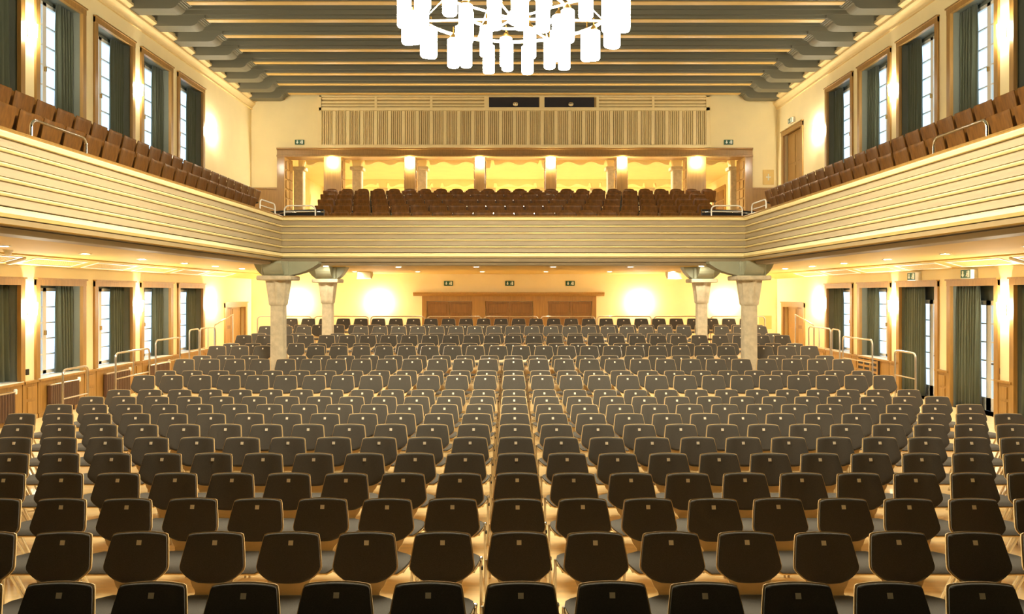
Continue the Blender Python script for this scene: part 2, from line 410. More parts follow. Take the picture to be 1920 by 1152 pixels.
def window(s, xw, i, z0, z1, rows, storey):
    global wn
    wn += 1; y0, y1 = WIN[i]
    e = struct(empty('window_%d' % wn, (0, 0, 0)), 'white casement window in an oak frame, %s wall, %s storey, %s from the stage' % (SIDE[s], storey, nth(i+1)))
    casing(s, xw, y0, y1, z0, z1, e)
    for nm, (a, b, c, d) in (('jamb', (y0, y0+0.02, z0, z1)), ('jamb', (y1-0.02, y1, z0, z1)), ('jamb_head', (y0, y1, z1-0.02, z1))):
        mb = MB(); boxx(mb, s, xw, -0.36, -0.03, a, b, c, d); make(nm, mb, M['jamb'], e)
    mb = MB(); boxx(mb, s, xw, -0.42, 0.06, y0-0.02, y1+0.02, z0-0.04, z0+0.012); make('window_sill', mb, M['white'] if storey == 'lower' else M['oak'], e)
    ga, gb, gc, gd = y0+0.02, y1-0.02, z0+0.03, z1-0.1; f = 0.075; ym = (ga+gb)/2
    for nm, (a, b, c, d) in (('sash_stile', (ga, ga+f, gc, gd)), ('sash_stile', (gb-f, gb, gc, gd)), ('sash_stile', (ym-f*0.8, ym+f*0.8, gc, gd)), ('sash_rail', (ga+f, gb-f, gc, gc+f)), ('sash_rail', (ga+f, gb-f, gd-f, gd))):
        mb = MB(); boxx(mb, s, xw, -0.41, -0.35, a, b, c, d); make(nm, mb, M['white'], e)
    mb = MB(); boxx(mb, s, xw, -0.40, -0.36, ga, gb, gd, z1-0.02); make('head_board', mb, M['jamb'], e)
    ph = (gd-f-gc-f)/rows
    for c in range(2):
        a, b = (ga+f, ym-f*0.8) if c == 0 else (ym+f*0.8, gb-f)
        for r in range(rows):
            za = gc+f+r*ph
            mb = MB(); boxx(mb, s, xw, -0.388, -0.38, a, b, za, za+ph); make('pane', mb, M['pane'], e)
            if r:
                mb = MB(); boxx(mb, s, xw, -0.405, -0.36, a, b, za-0.013, za+0.013); make('muntin', mb, M['white'], e)
    mb = MB(); zz = gc+(gd-gc)*0.45; boxx(mb, s, xw, -0.35, -0.31, ym-0.02, ym+0.02, zz, zz+0.1); make('window_handle', mb, M['brass'], e)
    full = (i == 0 and s == 1)
    ya = y0+0.05 if full else y1-0.60
    c = make('curtain', curtain_mesh(s, xw, ya, y1-0.03, z0+0.03, z1-0.04, 0.22, 0.055, 9 if full else 5), M['curtain'], smooth=True)
    tag(c, 'dark green %s curtain in the %s %s-wall window, %s from the stage' % ('closed' if full else 'gathered', storey, SIDE[s], nth(i+1)), 'curtain', 'curtains of the hall windows')
for s, xw in ((1, XL), (-1, XR)):
    for i in range(5):
        window(s, xw, i, UZ0, UZ1, 6, 'upper')
        if s == 1 or i > 2: window(s, xw, i, LZ0, LZ1, 5, 'lower')
dn = 0
# three exit doors in the right wall: white glazed leaf at the near side, dark curtain over the rest
for i in range(3):
    dn += 1; y0, y1 = WIN[i]; s, xw = -1, XR
    e = struct(empty('door_%d' % dn), 'glazed white exit door behind a dark curtain, right wall, %s from the stage' % nth(i+1))
    casing(s, xw, y0, y1, 0, LZ1, e)
    for nm, (a, b, c, d) in (('jamb', (y0, y0+0.02, 0, LZ1)), ('jamb', (y1-0.02, y1, 0, LZ1)), ('jamb_head', (y0, y1, LZ1-0.02, LZ1))):
        mb = MB(); boxx(mb, s, xw, -0.40, -0.03, a, b, c, d); make(nm, mb, M['jamb'], e)
    lz = 2.42
    mb = MB(); boxx(mb, s, xw, -0.40, -0.37, y0+0.02, y1-0.02, lz, LZ1-0.02); make('transom', mb, M['jamb'], e)
    for nm, (a, b, c, d) in (('door_stile', (y0+0.02, y0+0.14, 0.02, lz)), ('door_stile', (y1-0.14, y1-0.02, 0.02, lz)), ('door_stile', ((y0+y1)/2-0.08, (y0+y1)/2+0.08, 0.02, lz)), ('door_rail', (y0+0.14, y1-0.14, 0.02, 0.3)), ('door_rail', (y0+0.14, y1-0.14, lz-0.1, lz))):
        mb = MB(); boxx(mb, s, xw, -0.40, -0.34, a, b, c, d); make(nm, mb, M['white'], e)
    for c in range(2):
        a, b = (y0+0.14, (y0+y1)/2-0.08) if c == 0 else ((y0+y1)/2+0.08, y1-0.14)
        for r in range(5):
            za = 0.3+r*(lz-0.4)/5; mb = MB(); boxx(mb, s, xw, -0.375, -0.365, a, b, za+0.012, za+(lz-0.4)/5-0.012); make('pane', mb, M['pane'], e)
            if r: mb = MB(); boxx(mb, s, xw, -0.39, -0.35, a, b, za-0.014, za+0.014); make('muntin', mb, M['white'], e)
    mb = MB(); boxx(mb, s, xw, -0.34, -0.24, y0+0.06, y0+0.10, 1.0, 1.14); boxx(mb, s, xw, -0.26, -0.22, y0+0.05, y0+0.55, 1.05, 1.08)
    make('push_bar', mb, M['black'], e)
    c = make('curtain', curtain_mesh(s, xw, y0+(0.84 if i else 0.1), y1-0.03, 0.04, LZ1-0.03, 0.15, 0.05, 8), M['curtain'], smooth=True)
    tag(c, 'floor-length dark green curtain over the %s exit door from the stage, right wall' % nth(i+1), 'curtain', 'curtains of the exit doors')
def side_door(s, xw, hole, label, leaf_open):
    global dn
    dn += 1; y0, y1, z0, z1 = hole
    e = struct(empty('door_%d' % dn), label)
    casing(s, xw, y0, y1, z0, z1, e, 0.16)
    ym = (y0+y1)/2
    for a, b in ((y0+0.03, ym-0.005), (ym+0.005, y1-0.03)):
        mb = MB(); boxx(mb, s, xw, -0.20, -0.15, a, b, z0+0.01, z1-0.03); lf = make('door_leaf', mb, M['oakd' if a < ym and leaf_open else 'oak'], e)
        n = 3; h = (z1-z0-0.1)/n
        for r in range(n):
            mb = MB(); boxx(mb, s, xw, -0.155, -0.135, a+0.12, b-0.12, z0+0.08+r*h, z0+r*h+h-0.04); make('door_panel', mb, M['oak'], lf)
    mb = MB(); boxx(mb, s, xw, -0.42, -0.2, y0, y1, z0, z1); make('lining', mb, M['oakd'], e)
side_door(1, XL, DOOR_L, 'oak side door at the back of the left wall, main floor', True)
side_door(-1, XR, DOOR_L, 'oak side door at the back of the right wall, main floor', True)
side_door(-1, XR, DOOR_RU, 'tall oak door on the balcony, back of the right wall', False)

# wainscot along the lower side walls
tn = 4
def wains(s, xw, y0, y1, panels):
    global tn
    tn += 1
    mb = MB(); boxx(mb, s, xw, 0.0, 0.035, y0, y1, 0, 0.755); e = struct(make('trim_%d' % tn, mb, M['oak']))
    mb = MB(); boxx(mb, s, xw, 0.0, 0.085, y0-0.03, y1+0.03, 0.755, 0.80); make('rail', mb, M['oak'], e)
    mb = MB(); boxx(mb, s, xw, 0.0, 0.05, y0, y1, 0, 0.09); make('plinth', mb, M['oak'], e)
    if panels:
        for k in range(2):
            mb = MB(); boxx(mb, s, xw, 0.035, 0.055, y0+0.12, y1-0.12, 0.14+k*0.30, 0.38+k*0.30); make('raised_panel', mb, M['oak'], e)
for s, xw in ((1, XL), (-1, XR)):
    for i in range(4):
        wains(s, xw, WIN[i][1]+0.03, WIN[i+1][0]-0.03, True)
    wains(s, xw, WIN[4][1]+0.03, DOOR_L[0]-0.11, True)
    for i in range(5):
        if s == 1 or i > 2: wains(s, xw, WIN[i][0]+0.0, WIN[i][1]-0.0, False)
# radiators under the left windows
def radiator(y0, y1, i):
    e = empty('radiator', (XL+0.10, (y0+y1)/2, 0)); n = 14; p = (y1-y0)/n
    sec = MB().bev(-0.05, 0.05, -p*0.36, p*0.36, 0.10, 0.64, 0.015).mesh('section', M['rad'])
    for k in range(n): put('section', sec, e, (0, -(y1-y0)/2+p*(k+0.5), 0))
    make('top_bar', MB().bev(-0.045, 0.045, -(y1-y0)/2, (y1-y0)/2, 0.632, 0.66, 0.008), M['steel'], e)
    make('valve', MB().lathe([(0.03, 0.60), (0.035, 0.62), (0.035, 0.68), (0.025, 0.70)], 0, (y1-y0)/2+0.05, 10), M['white'], e, smooth=50)
    for yy in (-(y1-y0)/2+0.15, (y1-y0)/2-0.15): make('foot', MB().box(-0.02, 0.02, yy-0.02, yy+0.02, 0, 0.11), M['rad'], e)
    tag(e, 'brown ribbed radiator under the %s lower left window from the stage' % nth(i+1), 'radiator', 'radiators under the left windows')
for i in range(4): radiator(WIN[i][0]+0.25, WIN[i][1]-0.35, i)
e = tag(empty('radiator_cover', (XR-0.06, 20.9, 0)), 'slotted oak radiator cover under a lower right window', 'cover')
make('surround', MB().box(-0.02, 0.02, -0.62, 0.55, 0.08, 0.74), M['dark'], e)
for r in range(5): make('slat', MB().box(-0.035, -0.02, -0.62, 0.55, 0.10+r*0.14, 0.16+r*0.14), M['oak'], e)
for yy in (-0.62, -0.22, 0.16, 0.52): make('stile', MB().box(-0.04, -0.02, yy, yy+0.06, 0.08, 0.74), M['oak'], e)
for s, xw, yy in ((1, XL, 15.13), (-1, XR, 15.4)):
    o = MB(); boxx(o, s, xw, 0, 0.012, yy-0.05, yy+0.05, 0.92, 1.04); o = make('wall_socket', o, M['black'])
    tag(o, 'small dark socket plate low on the %s wall pier' % SIDE[s], 'socket')

# ------------------------------------------------------------------ lower back wall: portal with three double doors
po = struct(empty('door_%d' % (dn+1), (-0.04, YB, 0)), 'oak portal with three double doors in the back wall')
make('cornice', MB().prism([(0, 2.49), (-0.16, 2.49), (-0.24, 2.56), (-0.26, 2.63), (0, 2.63)], 'x', -3.62, 3.55), M['oak'], po)
make('frieze', MB().box(-3.3, 3.26, -0.10, 0, 2.30, 2.49), M['oak'], po)
for a, b in ((-3.3, -3.13), (-1.42, -0.92), (0.88, 1.44), (3.10, 3.26)): make('pilaster', MB().box(a, b, -0.10, 0, 0, 2.30), M['oak'], po)
for a, b in ((-3.13, -1.42), (-0.92, 0.88), (1.44, 3.10)):
    m_ = (a+b)/2
    for c, d in ((a+0.02, m_-0.01), (m_+0.01, b-0.02)):
        lf = make('door_leaf', MB().box(c, d, -0.05, 0, 0.01, 2.28), M['oakd'], po)
        for r in range(5):
            make('door_panel', MB().bev(c+0.10, d-0.10, -0.068, -0.05, 0.12+r*0.43, 0.12+r*0.43+0.36, 0.008), M['oakd'], lf)
        make('door_handle', MB().tube([((d-0.05) if c < m_-0.3 and d <= m_ else (c+0.05), -0.06, 1.0), ((d-0.05) if c < m_-0.3 and d <= m_ else (c+0.05), -0.11, 1.0), ((d-0.15) if d <= m_ else (c+0.15), -0.11, 1.0)], 0.01, 6), M['brass'], lf)
# small cream access panel and emblem board on the back wall
o = make('access_panel', MB().bev(9.35, 9.85, YB-0.02, YB, 1.25, 1.75, 0.006), mat('access_panel_paint', (236, 196, 120), 0.6, var=0.03)); tag(o, 'square tan access panel on the lower back wall beside the right column', 'panel')
e = tag(empty('emblem_board', (9.72, YB, 6.98)), 'small tan board with a pale emblem, balcony back wall', 'board')
make('board', MB().bev(-0.21, 0.21, -0.03, 0, -0.28, 0.28, 0.008), mat('emblem_board_paint', (222, 188, 110), 0.5, var=0.04), e)
mb = MB().bev(-0.02, 0.02, -0.035, -0.028, -0.12, 0.12, 0.002); mb.bev(-0.09, 0.09, -0.035, -0.028, -0.02, 0.02, 0.002)
make('emblem', mb, M['signw'], e)

# ------------------------------------------------------------------ exit signs
def exit_sign(loc, rz, label, w_=0.34, h=0.18, dep=0.05):
    e = tag(empty('exit_sign', loc, rz), label, 'exit sign', 'green exit signs')
    make('housing', MB().bev(-w_/2, w_/2, -dep, 0, -h/2, h/2, 0.006), M['signg'] if dep < 0.09 else M['white'], e)
    y = -dep-0.002
    if dep >= 0.09: make('green_face', MB().box(-w_/2+0.01, w_/2-0.01, y-0.003, y+0.003, -h/2+0.01, h/2-0.01), M['signg'], e); y -= 0.004
    k = h/0.18
    arrow = [(-0.10, 0.06), (-0.06, 0.06), (-0.06, -0.01), (-0.03, -0.01), (-0.08, -0.065), (-0.13, -0.01), (-0.10, -0.01)]
    make('arrow', MB().prism([(a*k, b*k) for a, b in arrow], 'y', y-0.003, y+0.001), M['signw'], e)
    make('door_symbol', MB().prism([(a*k, b*k) for a, b in [(0.08, -0.065), (0.13, -0.065), (0.13, 0.065), (0.08, 0.065)]], 'y', y-0.003, y+0.001), M['signw'], e)
    man = MB().prism([(a*k, b*k) for a, b in [(0.035, 0.02), (0.06, 0.035), (0.075, 0.0), (0.06, -0.02), (0.07, -0.06), (0.055, -0.06), (0.045, -0.025), (0.02, -0.05), (0.01, -0.04), (0.04, -0.005)]], 'y', y-0.003, y+0.001)
    man.prism([(0.055*k+0.011*k*math.cos(a*0.785), 0.052*k+0.011*k*math.sin(a*0.785)) for a in range(8)], 'y', y-0.003, y+0.001)
    make('running_figure', man, M['signw'], e)
for x, nm in ((-2.35, 'left of the portal'), (-0.04, 'over the middle of the portal'), (2.24, 'right of the middle over the portal')):
    exit_sign((x, YB, 2.97), 0, 'green exit sign on the lower back wall, '+nm)
exit_sign((-7.97, YB, 8.30), 0, 'green exit sign on the balcony back wall, left end of the foyer opening')
exit_sign((8.22, YB, 8.30), 0, 'green exit sign on the balcony back wall, right end of the foyer opening')
for i in range(3):
    exit_sign((XR, (WIN[i][0]+WIN[i][1])/2, 3.0), -math.pi/2, 'white boxed exit sign over the %s exit door from the stage' % nth(i+1), 0.36, 0.20, 0.16)
exit_sign((XR, 26.6, 8.75), -math.pi/2, 'exit sign over the tall balcony door on the right wall', 0.34, 0.18, 0.12)

# ------------------------------------------------------------------ columns with consoles under the balcony
def flute(cx, cy, prof, n=32, amp=0.016):
    mb = MB(); vs = []; fs = []; m = len(prof)
    for r, z, a in prof:
        for k in range(n):
            q = 2*math.pi*k/n; rr = r*(1.0+a*(1 if k % 4 in (0, 1) else -1)); sq = 1/max(abs(math.cos(q)), abs(math.sin(q)))**0.55
            vs.append((cx+rr*sq*math.cos(q), cy+rr*sq*math.sin(q), z))
    for i in range(m-1):
        for k in range(n): fs.append((i*n+k, i*n+(k+1) % n, (i+1)*n+(k+1) % n, (i+1)*n+k))
    fs += [tuple(range(n))[::-1], tuple((m-1)*n+k for k in range(n))]
    return mb.add(vs, fs)
def column(x, y, zf, k, label):
    e = struct(empty('column', (x, y, 0)), label)
    make('shaft', flute(0, 0, [(0.175*k, zf, 0), (0.17*k, zf+0.8, 0), (0.165*k, 2.32, 0)]), M['stone'], e, smooth=40)
    make('capital', flute(0, 0, [(0.175*k, 2.30, 0), (0.19*k, 2.33, 0.05), (0.195*k, 2.40, 0.06), (0.255*k, 2.88, 0.06)]), M['stone'], e, smooth=30)
    make('abacus', MB().bev(-0.39*k, 0.39*k, -0.39*k, 0.39*k, 2.88, 2.985, 0.02), M['stone'], e)
    return e
def console(e, k, dirs, top=3.26):
    for (dx, dy, ln) in dirs:
        prof = [(0.0, 2.985), (0.30*k, 2.985)] + [(0.30*k+(ln-0.30*k)*t, 2.985+(top-2.985)*(0.55*t+0.45*t**3)) for t in (0.2, 0.4, 0.6, 0.8, 1.0)] + [(ln, top+0.05), (0, top+0.05)]
        mb = MB().prism(prof, 'y', -0.22*k, 0.22*k)
        make('console_arm', mb, M['green'], e, rz=math.atan2(dy, dx))
for s, x in ((-1, -5.38), (1, 5.52)):
    nm = 'left' if s < 0 else 'right'
    e = column(x, 17.3, TR*3-0.16+0.0, 1.0, 'fluted stone column at the %s corner of the balcony' % nm)
    make('console_core', MB().bev(-0.30, 0.30, -0.30, 0.30, 2.985, 3.31, 0.02), M['green'], e)
    console(e, 1.0, [(-s, 0, 0.98), (s, 0, 0.50), (0, -1, 0.5), (0, 1, 0.9)])
    e = column(-5.13 if s < 0 else 5.35, 20.95, TR*4, 0.93, 'slimmer stone column behind the %s balcony corner column' % nm)
    make('console_core', MB().bev(-0.28, 0.28, -0.28, 0.28, 2.985, 3.31, 0.02), M['green'], e)
    console(e, 0.93, [(1, 0, 0.55), (-1, 0, 0.55), (0, -1, 0.7), (0, 1, 0.7)], 3.31)

# ------------------------------------------------------------------ upper back wall: acoustic panels
AX0, BW = -7.14, 2.078
ac = tag(empty('acoustic_panelling', (0, YB, 0)), 'long cream acoustic panelling of vertical slats above the foyer opening', 'panelling')
make('backing', MB().box(AX0, AX0+7*BW, -0.16, 0, 8.10, 10.0), M['slatd'], ac)
make('bottom_rail', MB().box(AX0-0.04, AX0+7*BW+0.04, -0.27, 0, 8.06, 8.16), M['slat'], ac)
make('middle_rail', MB().box(AX0-0.04, AX0+7*BW+0.04, -0.26, 0, 9.44, 9.56), M['slat'], ac)
make('top_rail', MB().box(AX0-0.04, AX0+7*BW+0.04, -0.26, 0, 9.95, 10.01), M['slat'], ac)
for s_ in (0, 7): make('end_board', MB().box(AX0+s_*BW-0.09, AX0+s_*BW+0.05, -0.26, 0, 8.06, 10.0), M['slat'], ac)
wide = MB().bev(-0.07, 0.07, -0.24, -0.16, 8.16, 9.44, 0.015).mesh('wide_slat', M['slat'])
for k in range(29): put('wide_slat', wide, ac, (AX0+BW*7*k/28, 0, 0))
for b in range(7):
    mb = MB()
    for q in range(4):
        for t in range(5):
            x = AX0+b*BW+q*BW/4+0.115+t*0.0725; mb.box(x-0.017, x+0.017, -0.23+0.03*(t % 2), -0.16, 8.16, 9.44)
    o = make('thin_slats', mb, M['slat'], ac); o['kind'] = 'stuff'
    a = AX0+b*BW
    if b in (3, 4):
        make('projection_box', MB().box(a+0.08, a+BW-0.12, -0.20, -0.16, 9.56, 9.95), M['dark'], ac)
        lx = a+BW*0.52
        make('projector_lens', MB().lathe([(0.0, 9.60), (0.10, 9.62), (0.13, 9.68), (0.10, 9.74), (0, 9.76)], lx, -0.22, 12, False), M['chrome'], ac, smooth=True)
        make('mullion', MB().box(a-0.09, a+0.09, -0.25, -0.16, 9.56, 9.95), M['slat'], ac)
    else:
        make('mullion', MB().box(a-0.04, a+0.05, -0.25, -0.16, 9.56, 9.95), M['slat'], ac)
        for z in (9.60, 9.72, 9.86): make('louvre', MB().box(a+0.05, a+BW-0.04, -0.23, -0.16, z, z+0.07), M['slat'], ac)

# opening frame, piers, foyer beyond
fo = struct(empty('trim_20', (0, YB, 0)), 'oak frame with broad piers around the opening to the foyer')
make('header', MB().prism([(-0.22, 7.72), (-0.22, 7.78), (-0.16, 7.80), (-0.16, 7.98), (-0.24, 8.0), (-0.24, 8.05), (0, 8.05), (0.5, 8.05), (0.5, 7.72)], 'x', -8.78, 9.08), M['oak'], fo)
for a, b, s in ((-8.78, -8.5, 1), (8.80, 9.08, -1)):
    make('jamb_post', MB().box(a, b, -0.16, 0.9, 5.40, 7.75), M['oak'], fo)
    xx = b if s > 0 else a
    for c in range(2):
        for r in range(6):
            ya = 0.0+c*0.44
            mb = MB().bev(min(xx, xx+s*0.035), max(xx, xx+s*0.035), ya, ya+0.38, 5.5+r*0.36, 5.5+r*0.36+0.30, 0.012)
            make('carved_panel', mb, M['oak'], fo)
for x, w_ in ((-6.71, 0.66), (-3.80, 0.42), (-1.165, 0.40), (1.50, 0.40), (4.19, 0.42), (6.99, 0.72)):
    make('pier', MB().bev(x-w_/2, x+w_/2, -0.10, 0.55, 5.40, 7.75, 0.01), M['oak'], fo)
    for r in range(6):
        for s in (-1, 1):
            xx = x+s*w_/2; make('carved_panel', MB().bev(min(xx, xx+s*0.03), max(xx, xx+s*0.03), 0.03, 0.47, 5.5+r*0.36, 5.5+r*0.36+0.30, 0.012), M['oak'], fo)
for a, b in ((XL, -8.78), (9.08, XR)):
    e = struct(make('trim_%d' % (21 if a < 0 else 22), MB().box(a, b, YB-0.04, YB, 4.9, 6.52), M['oak']))
    make('rail', MB().box(a, b, YB-0.07, YB, 6.52, 6.58), M['oak'], e)
FYB, FZ = 39.0, 8.15
struct(make('foyer_floor', MB().box(XL, XR, YB, FYB, 5.3, 5.40), M['tier']))
struct(make('foyer_ceiling', MB().box(XL, XR, YB+0.02, FYB, FZ, FZ+0.1), M['plaster']))
struct(make('wall_foyer_back', MB().box(XL, XR, FYB, FYB+0.1, 5.4, FZ), M['plaster']))
struct(make('wall_foyer_left', MB().box(XL-0.1, XL, YB+0.02, FYB, 5.4, FZ), M['plaster']))
struct(make('wall_foyer_right', MB().box(XR, XR+0.1, YB+0.02, FYB, 5.4, FZ), M['plaster']))
def scallop(y, x0, x1, zlow, zhigh):
    n = int((x1-x0)/0.05); pts = []
    for i in range(n+1):
        x = x0+(x1-x0)*i/n; e_ = min(x-x0, x1-x)
        u = (x-x0)*2*math.pi/0.92
        z = zhigh-(zhigh-zlow)*(0.5-0.35*math.cos(u)+0.15*abs(math.sin(u*0.5+0.6)))
        if e_ < 0.18: z = zlow-0.12
        elif e_ < 0.34: z = zhigh+0.02
        pts.append((x, z))
    return MB().prism(pts+[(x1, FZ), (x0, FZ)], 'y', y, y+0.35)
COLX = [-8.62, -6.25, -3.62, -1.0, 1.45, 4.12, 6.76, 9.1]
for y in (30.3, 36.4):
    for i in range(7):
        struct(make('scalloped_beam', scallop(y, COLX[i]+0.0, COLX[i+1]-0.0, 7.80, 7.98), M['plaster']))
    for i, x in enumerate(COLX):
        if y < 33 and x in (-1.0, 1.45): continue
        e = struct(empty('column', (x, y+0.18, 0)))
        make('shaft', MB().bev(-0.19, 0.19, -0.19, 0.19, 5.40, 7.62, 0.03), M['stone'], e)
        make('capital', MB().bev(-0.27, 0.27, -0.25, 0.25, 7.60, 7.74, 0.02), M['stone'], e)
side_d = struct(empty('door_%d' % (dn+2)), 'oak door in the foyer seen past the right-hand pier')
mb = MB(); boxx(mb, -1, XR, 0, 0.06, 34.9, 37.1, 5.40, 7.7); make('door_frame', mb, M['oak'], side_d)
for a, b in ((35.1, 35.95), (36.0, 36.9)):
    for r in range(4): mb = MB(); boxx(mb, -1, XR, 0.06, 0.08, a, b, 5.55+r*0.5, 5.98+r*0.5); make('door_panel', mb, M['oakd'], side_d)

# ------------------------------------------------------------------ lamps
def sconce(x, y, z, rz, label, m='sconce', group='wall sconces'):
    e = tag(empty('wall_sconce', (x, y, z), rz), label, 'wall lamp', group)
    make('back_plate', MB().bev(-0.05, 0.05, -0.02, 0, -0.12, 0.12, 0.005), M['brass'], e)
    make('bracket_arm', MB().tube([(0, -0.02, -0.08), (0, -0.07, -0.10), (0, -0.10, -0.14)], 0.012, 6), M['brass'], e)
    make('lamp_glass', MB().lathe([(0.03, -0.14), (0.055, -0.12), (0.065, 0.0), (0.075, 0.14), (0.07, 0.15)], 0, -0.10, 14), M[m], e, smooth=40); 
for s, xw in ((1, XL), (-1, XR)):
    rz = math.pi/2 if s > 0 else -math.pi/2
    for yy, w_ in ((15.18, 'nearest the stage'), (19.56, 'between the middle windows'), (24.4, 'beyond the last window')):
        sconce(xw, yy, 2.24, rz, 'glowing sconce low on the %s wall, %s' % (SIDE[s], w_))
        sconce(xw, yy, 7.9, rz, 'glowing sconce high on the %s wall, %s' % (SIDE[s], w_))
for x, w_ in ((-8.04, 'far left, beyond the left column'), (-4.97, 'left of the portal'), (4.86, 'right of the portal'), (8.07, 'far right, beyond the right column')):
    sconce(x, YB, 2.22, 0, 'glowing sconce on the lower back wall, '+w_)
for i, (x, w_) in enumerate(((-6.71, 0.66), (-3.80, 0.42), (-1.165, 0.40), (1.50, 0.40), (4.19, 0.42), (6.99, 0.72))):
    sconce(x, YB-0.10, 7.52, 0, 'bright lamp on the %s oak pier from the left' % nth(i+1), 'pier', 'lamps on the oak piers')
def downlight(x, y, z, label, m='down', r=0.075, group='downlights under the balcony'):
    e = tag(empty('downlight', (x, y, z)), label, 'downlight', group)
    make('ring', MB().lathe([(r, -0.012), (r+0.03, -0.012), (r+0.03, 0), (r, 0)], 0, 0, 20, False), M['white'], e, smooth=40)
    make('lens', MB().lathe([(r*0.5, -0.014), (r*0.9, -0.010), (r, -0.002)], 0, 0, 16), M[m], e, smooth=60)
for s, xx in ((1, -7.95), (-1, 8.12)):
    for i, yy in enumerate((11.7, 13.95, 16.1, 18.2, 20.1, 22.1)):
        downlight(xx, yy, SZ, 'lit ceiling downlight under the %s balcony arm, %s from the stage' % (SIDE[s], nth(i+1)))
for yy, w_ in ((20.6, 'front'), (24.9, 'rear')):
    for i, xx in enumerate((-5.2 if yy < 22 else -5.2, -3.1, -0.95, 1.17, 3.3, 5.4)):
        if yy < 22 and i in (0, 5): xx = -4.95+0*xx if i == 0 else 5.1
        downlight(xx, yy-(0.6 if yy < 22 and i in (0, 5) else 0), SZ, 'lit downlight under the back balcony, %s row, %s from the left' % (w_, nth(i+1)))
for y in (31.15, 37.1):  # unseen fill lights added behind the beams to brighten the foyer
    for i, x in enumerate((-7.5, -5, -2.4, 0.2, 2.8, 5.4, 7.9)):
        downlight(x, y, FZ, 'added hidden fill light in the foyer, %s row behind the piers, %s from the left' % (nth(1+(31.15, 37.1).index(y)), nth(i+1)), 'foyer', 0.16, 'added fill lights in the foyer')
# recessed rings in the hall ceiling
for i, (x, y) in enumerate(((-1.45, 26.4), (1.72, 26.4), (-1.4, 24.0), (1.75, 24.0))):
    e = tag(empty('ceiling_vent', (x, y-0.65+0.62*0, ZC)), 'round recessed vent in the grey ceiling, %s %s' % ('left of centre' if x < 0 else 'right of centre', 'by the back wall' if y > 25 else 'above the chandelier'), 'vent', 'round ceiling vents')
    make('ring', MB().lathe([(0.17, -0.03), (0.24, -0.03), (0.24, 0), (0.17, 0)], 0, 0, 20, False), M['gilt'], e, smooth=40)
    make('cone', MB().lathe([(0.05, -0.05), (0.11, -0.02), (0.12, 0)], 0, 0, 16), M['gilt'], e, smooth=40)
# chandelier: two rings of hanging tubes
CHX, CHY, CHS = 0.03, 9.5, 0.766
ch = tag(empty('chandelier', (CHX, CHY, 2.56*(1-CHS))), 'huge two-ring chandelier of glowing glass tubes hanging from the ceiling', 'chandelier')
ch.scale = (CHS, CHS, CHS)
make('rod', MB().tube([(0, 0, 7.10), (0, 0, (ZC-2.56*(1-CHS))/CHS)], 0.035, 10), M['white'], ch, smooth=True)
make('hub', MB().lathe([(0.02, 7.03), (0.09, 7.08), (0.11, 7.18), (0.06, 7.26)], 0, 0, 16), M['white'], ch, smooth=True)
def ringm(R, z, r):
    mb = MB(); n = 48; k = 8; vs = []; fs = []
    for i in range(n):
        a = 2*math.pi*i/n
        for j in range(k):
            b = 2*math.pi*j/k; vs.append(((R+r*math.cos(b))*math.cos(a), (R+r*math.cos(b))*math.sin(a), z+r*math.sin(b)))
    for i in range(n):
        for j in range(k): fs.append((i*k+j, ((i+1) % n)*k+j, ((i+1) % n)*k+(j+1) % k, i*k+(j+1) % k))
    return mb.add(vs, fs)
make('outer_ring', ringm(1.72, 7.34, 0.03), M['white'], ch, smooth=True)
make('inner_ring', ringm(0.86, 7.28, 0.025), M['white'], ch, smooth=True)
for k in range(8):
    a = 2*math.pi*(k+0.5)/8; c, s = math.cos(a), math.sin(a)
    make('spoke', MB().tube([(0.08*c, 0.08*s, 7.15), (1.7*c, 1.7*s, 7.34)], 0.018, 6), M['white'], ch)
    make('stay', MB().tube([(0.03*c, 0.03*s, 8.6), (1.7*c, 1.7*s, 7.36)], 0.010, 6), M['white'], ch)
lampm = MB().lathe([(0.02, -0.52), (0.095, -0.515), (0.11, -0.49), (0.11, -0.02), (0.08, 0.0)], 0, 0, 16).mesh('lamp_tube', M['chand'], smooth=40)
capm = MB().lathe([(0.075, -0.005), (0.08, 0.0), (0.05, 0.06), (0.012, 0.10), (0.012, 0.22)], 0, 0, 12).mesh('lamp_cap', M['brass'], smooth=40)
for R, n, z in ((1.72, 28, 7.24), (0.86, 12, 7.18)):
    for k in range(n):
        a = 2*math.pi*(k+0.25)/n; rr = R+(0.09 if k % 2 else -0.09)
        dz = (0.10 if k % 2 else -0.02) if R > 1 else (-0.03 if k % 2 else 0.05)
        o = put('lamp_tube', lampm, ch, (rr*math.cos(a), rr*math.sin(a), z+dz)); put('lamp_cap', capm, o)

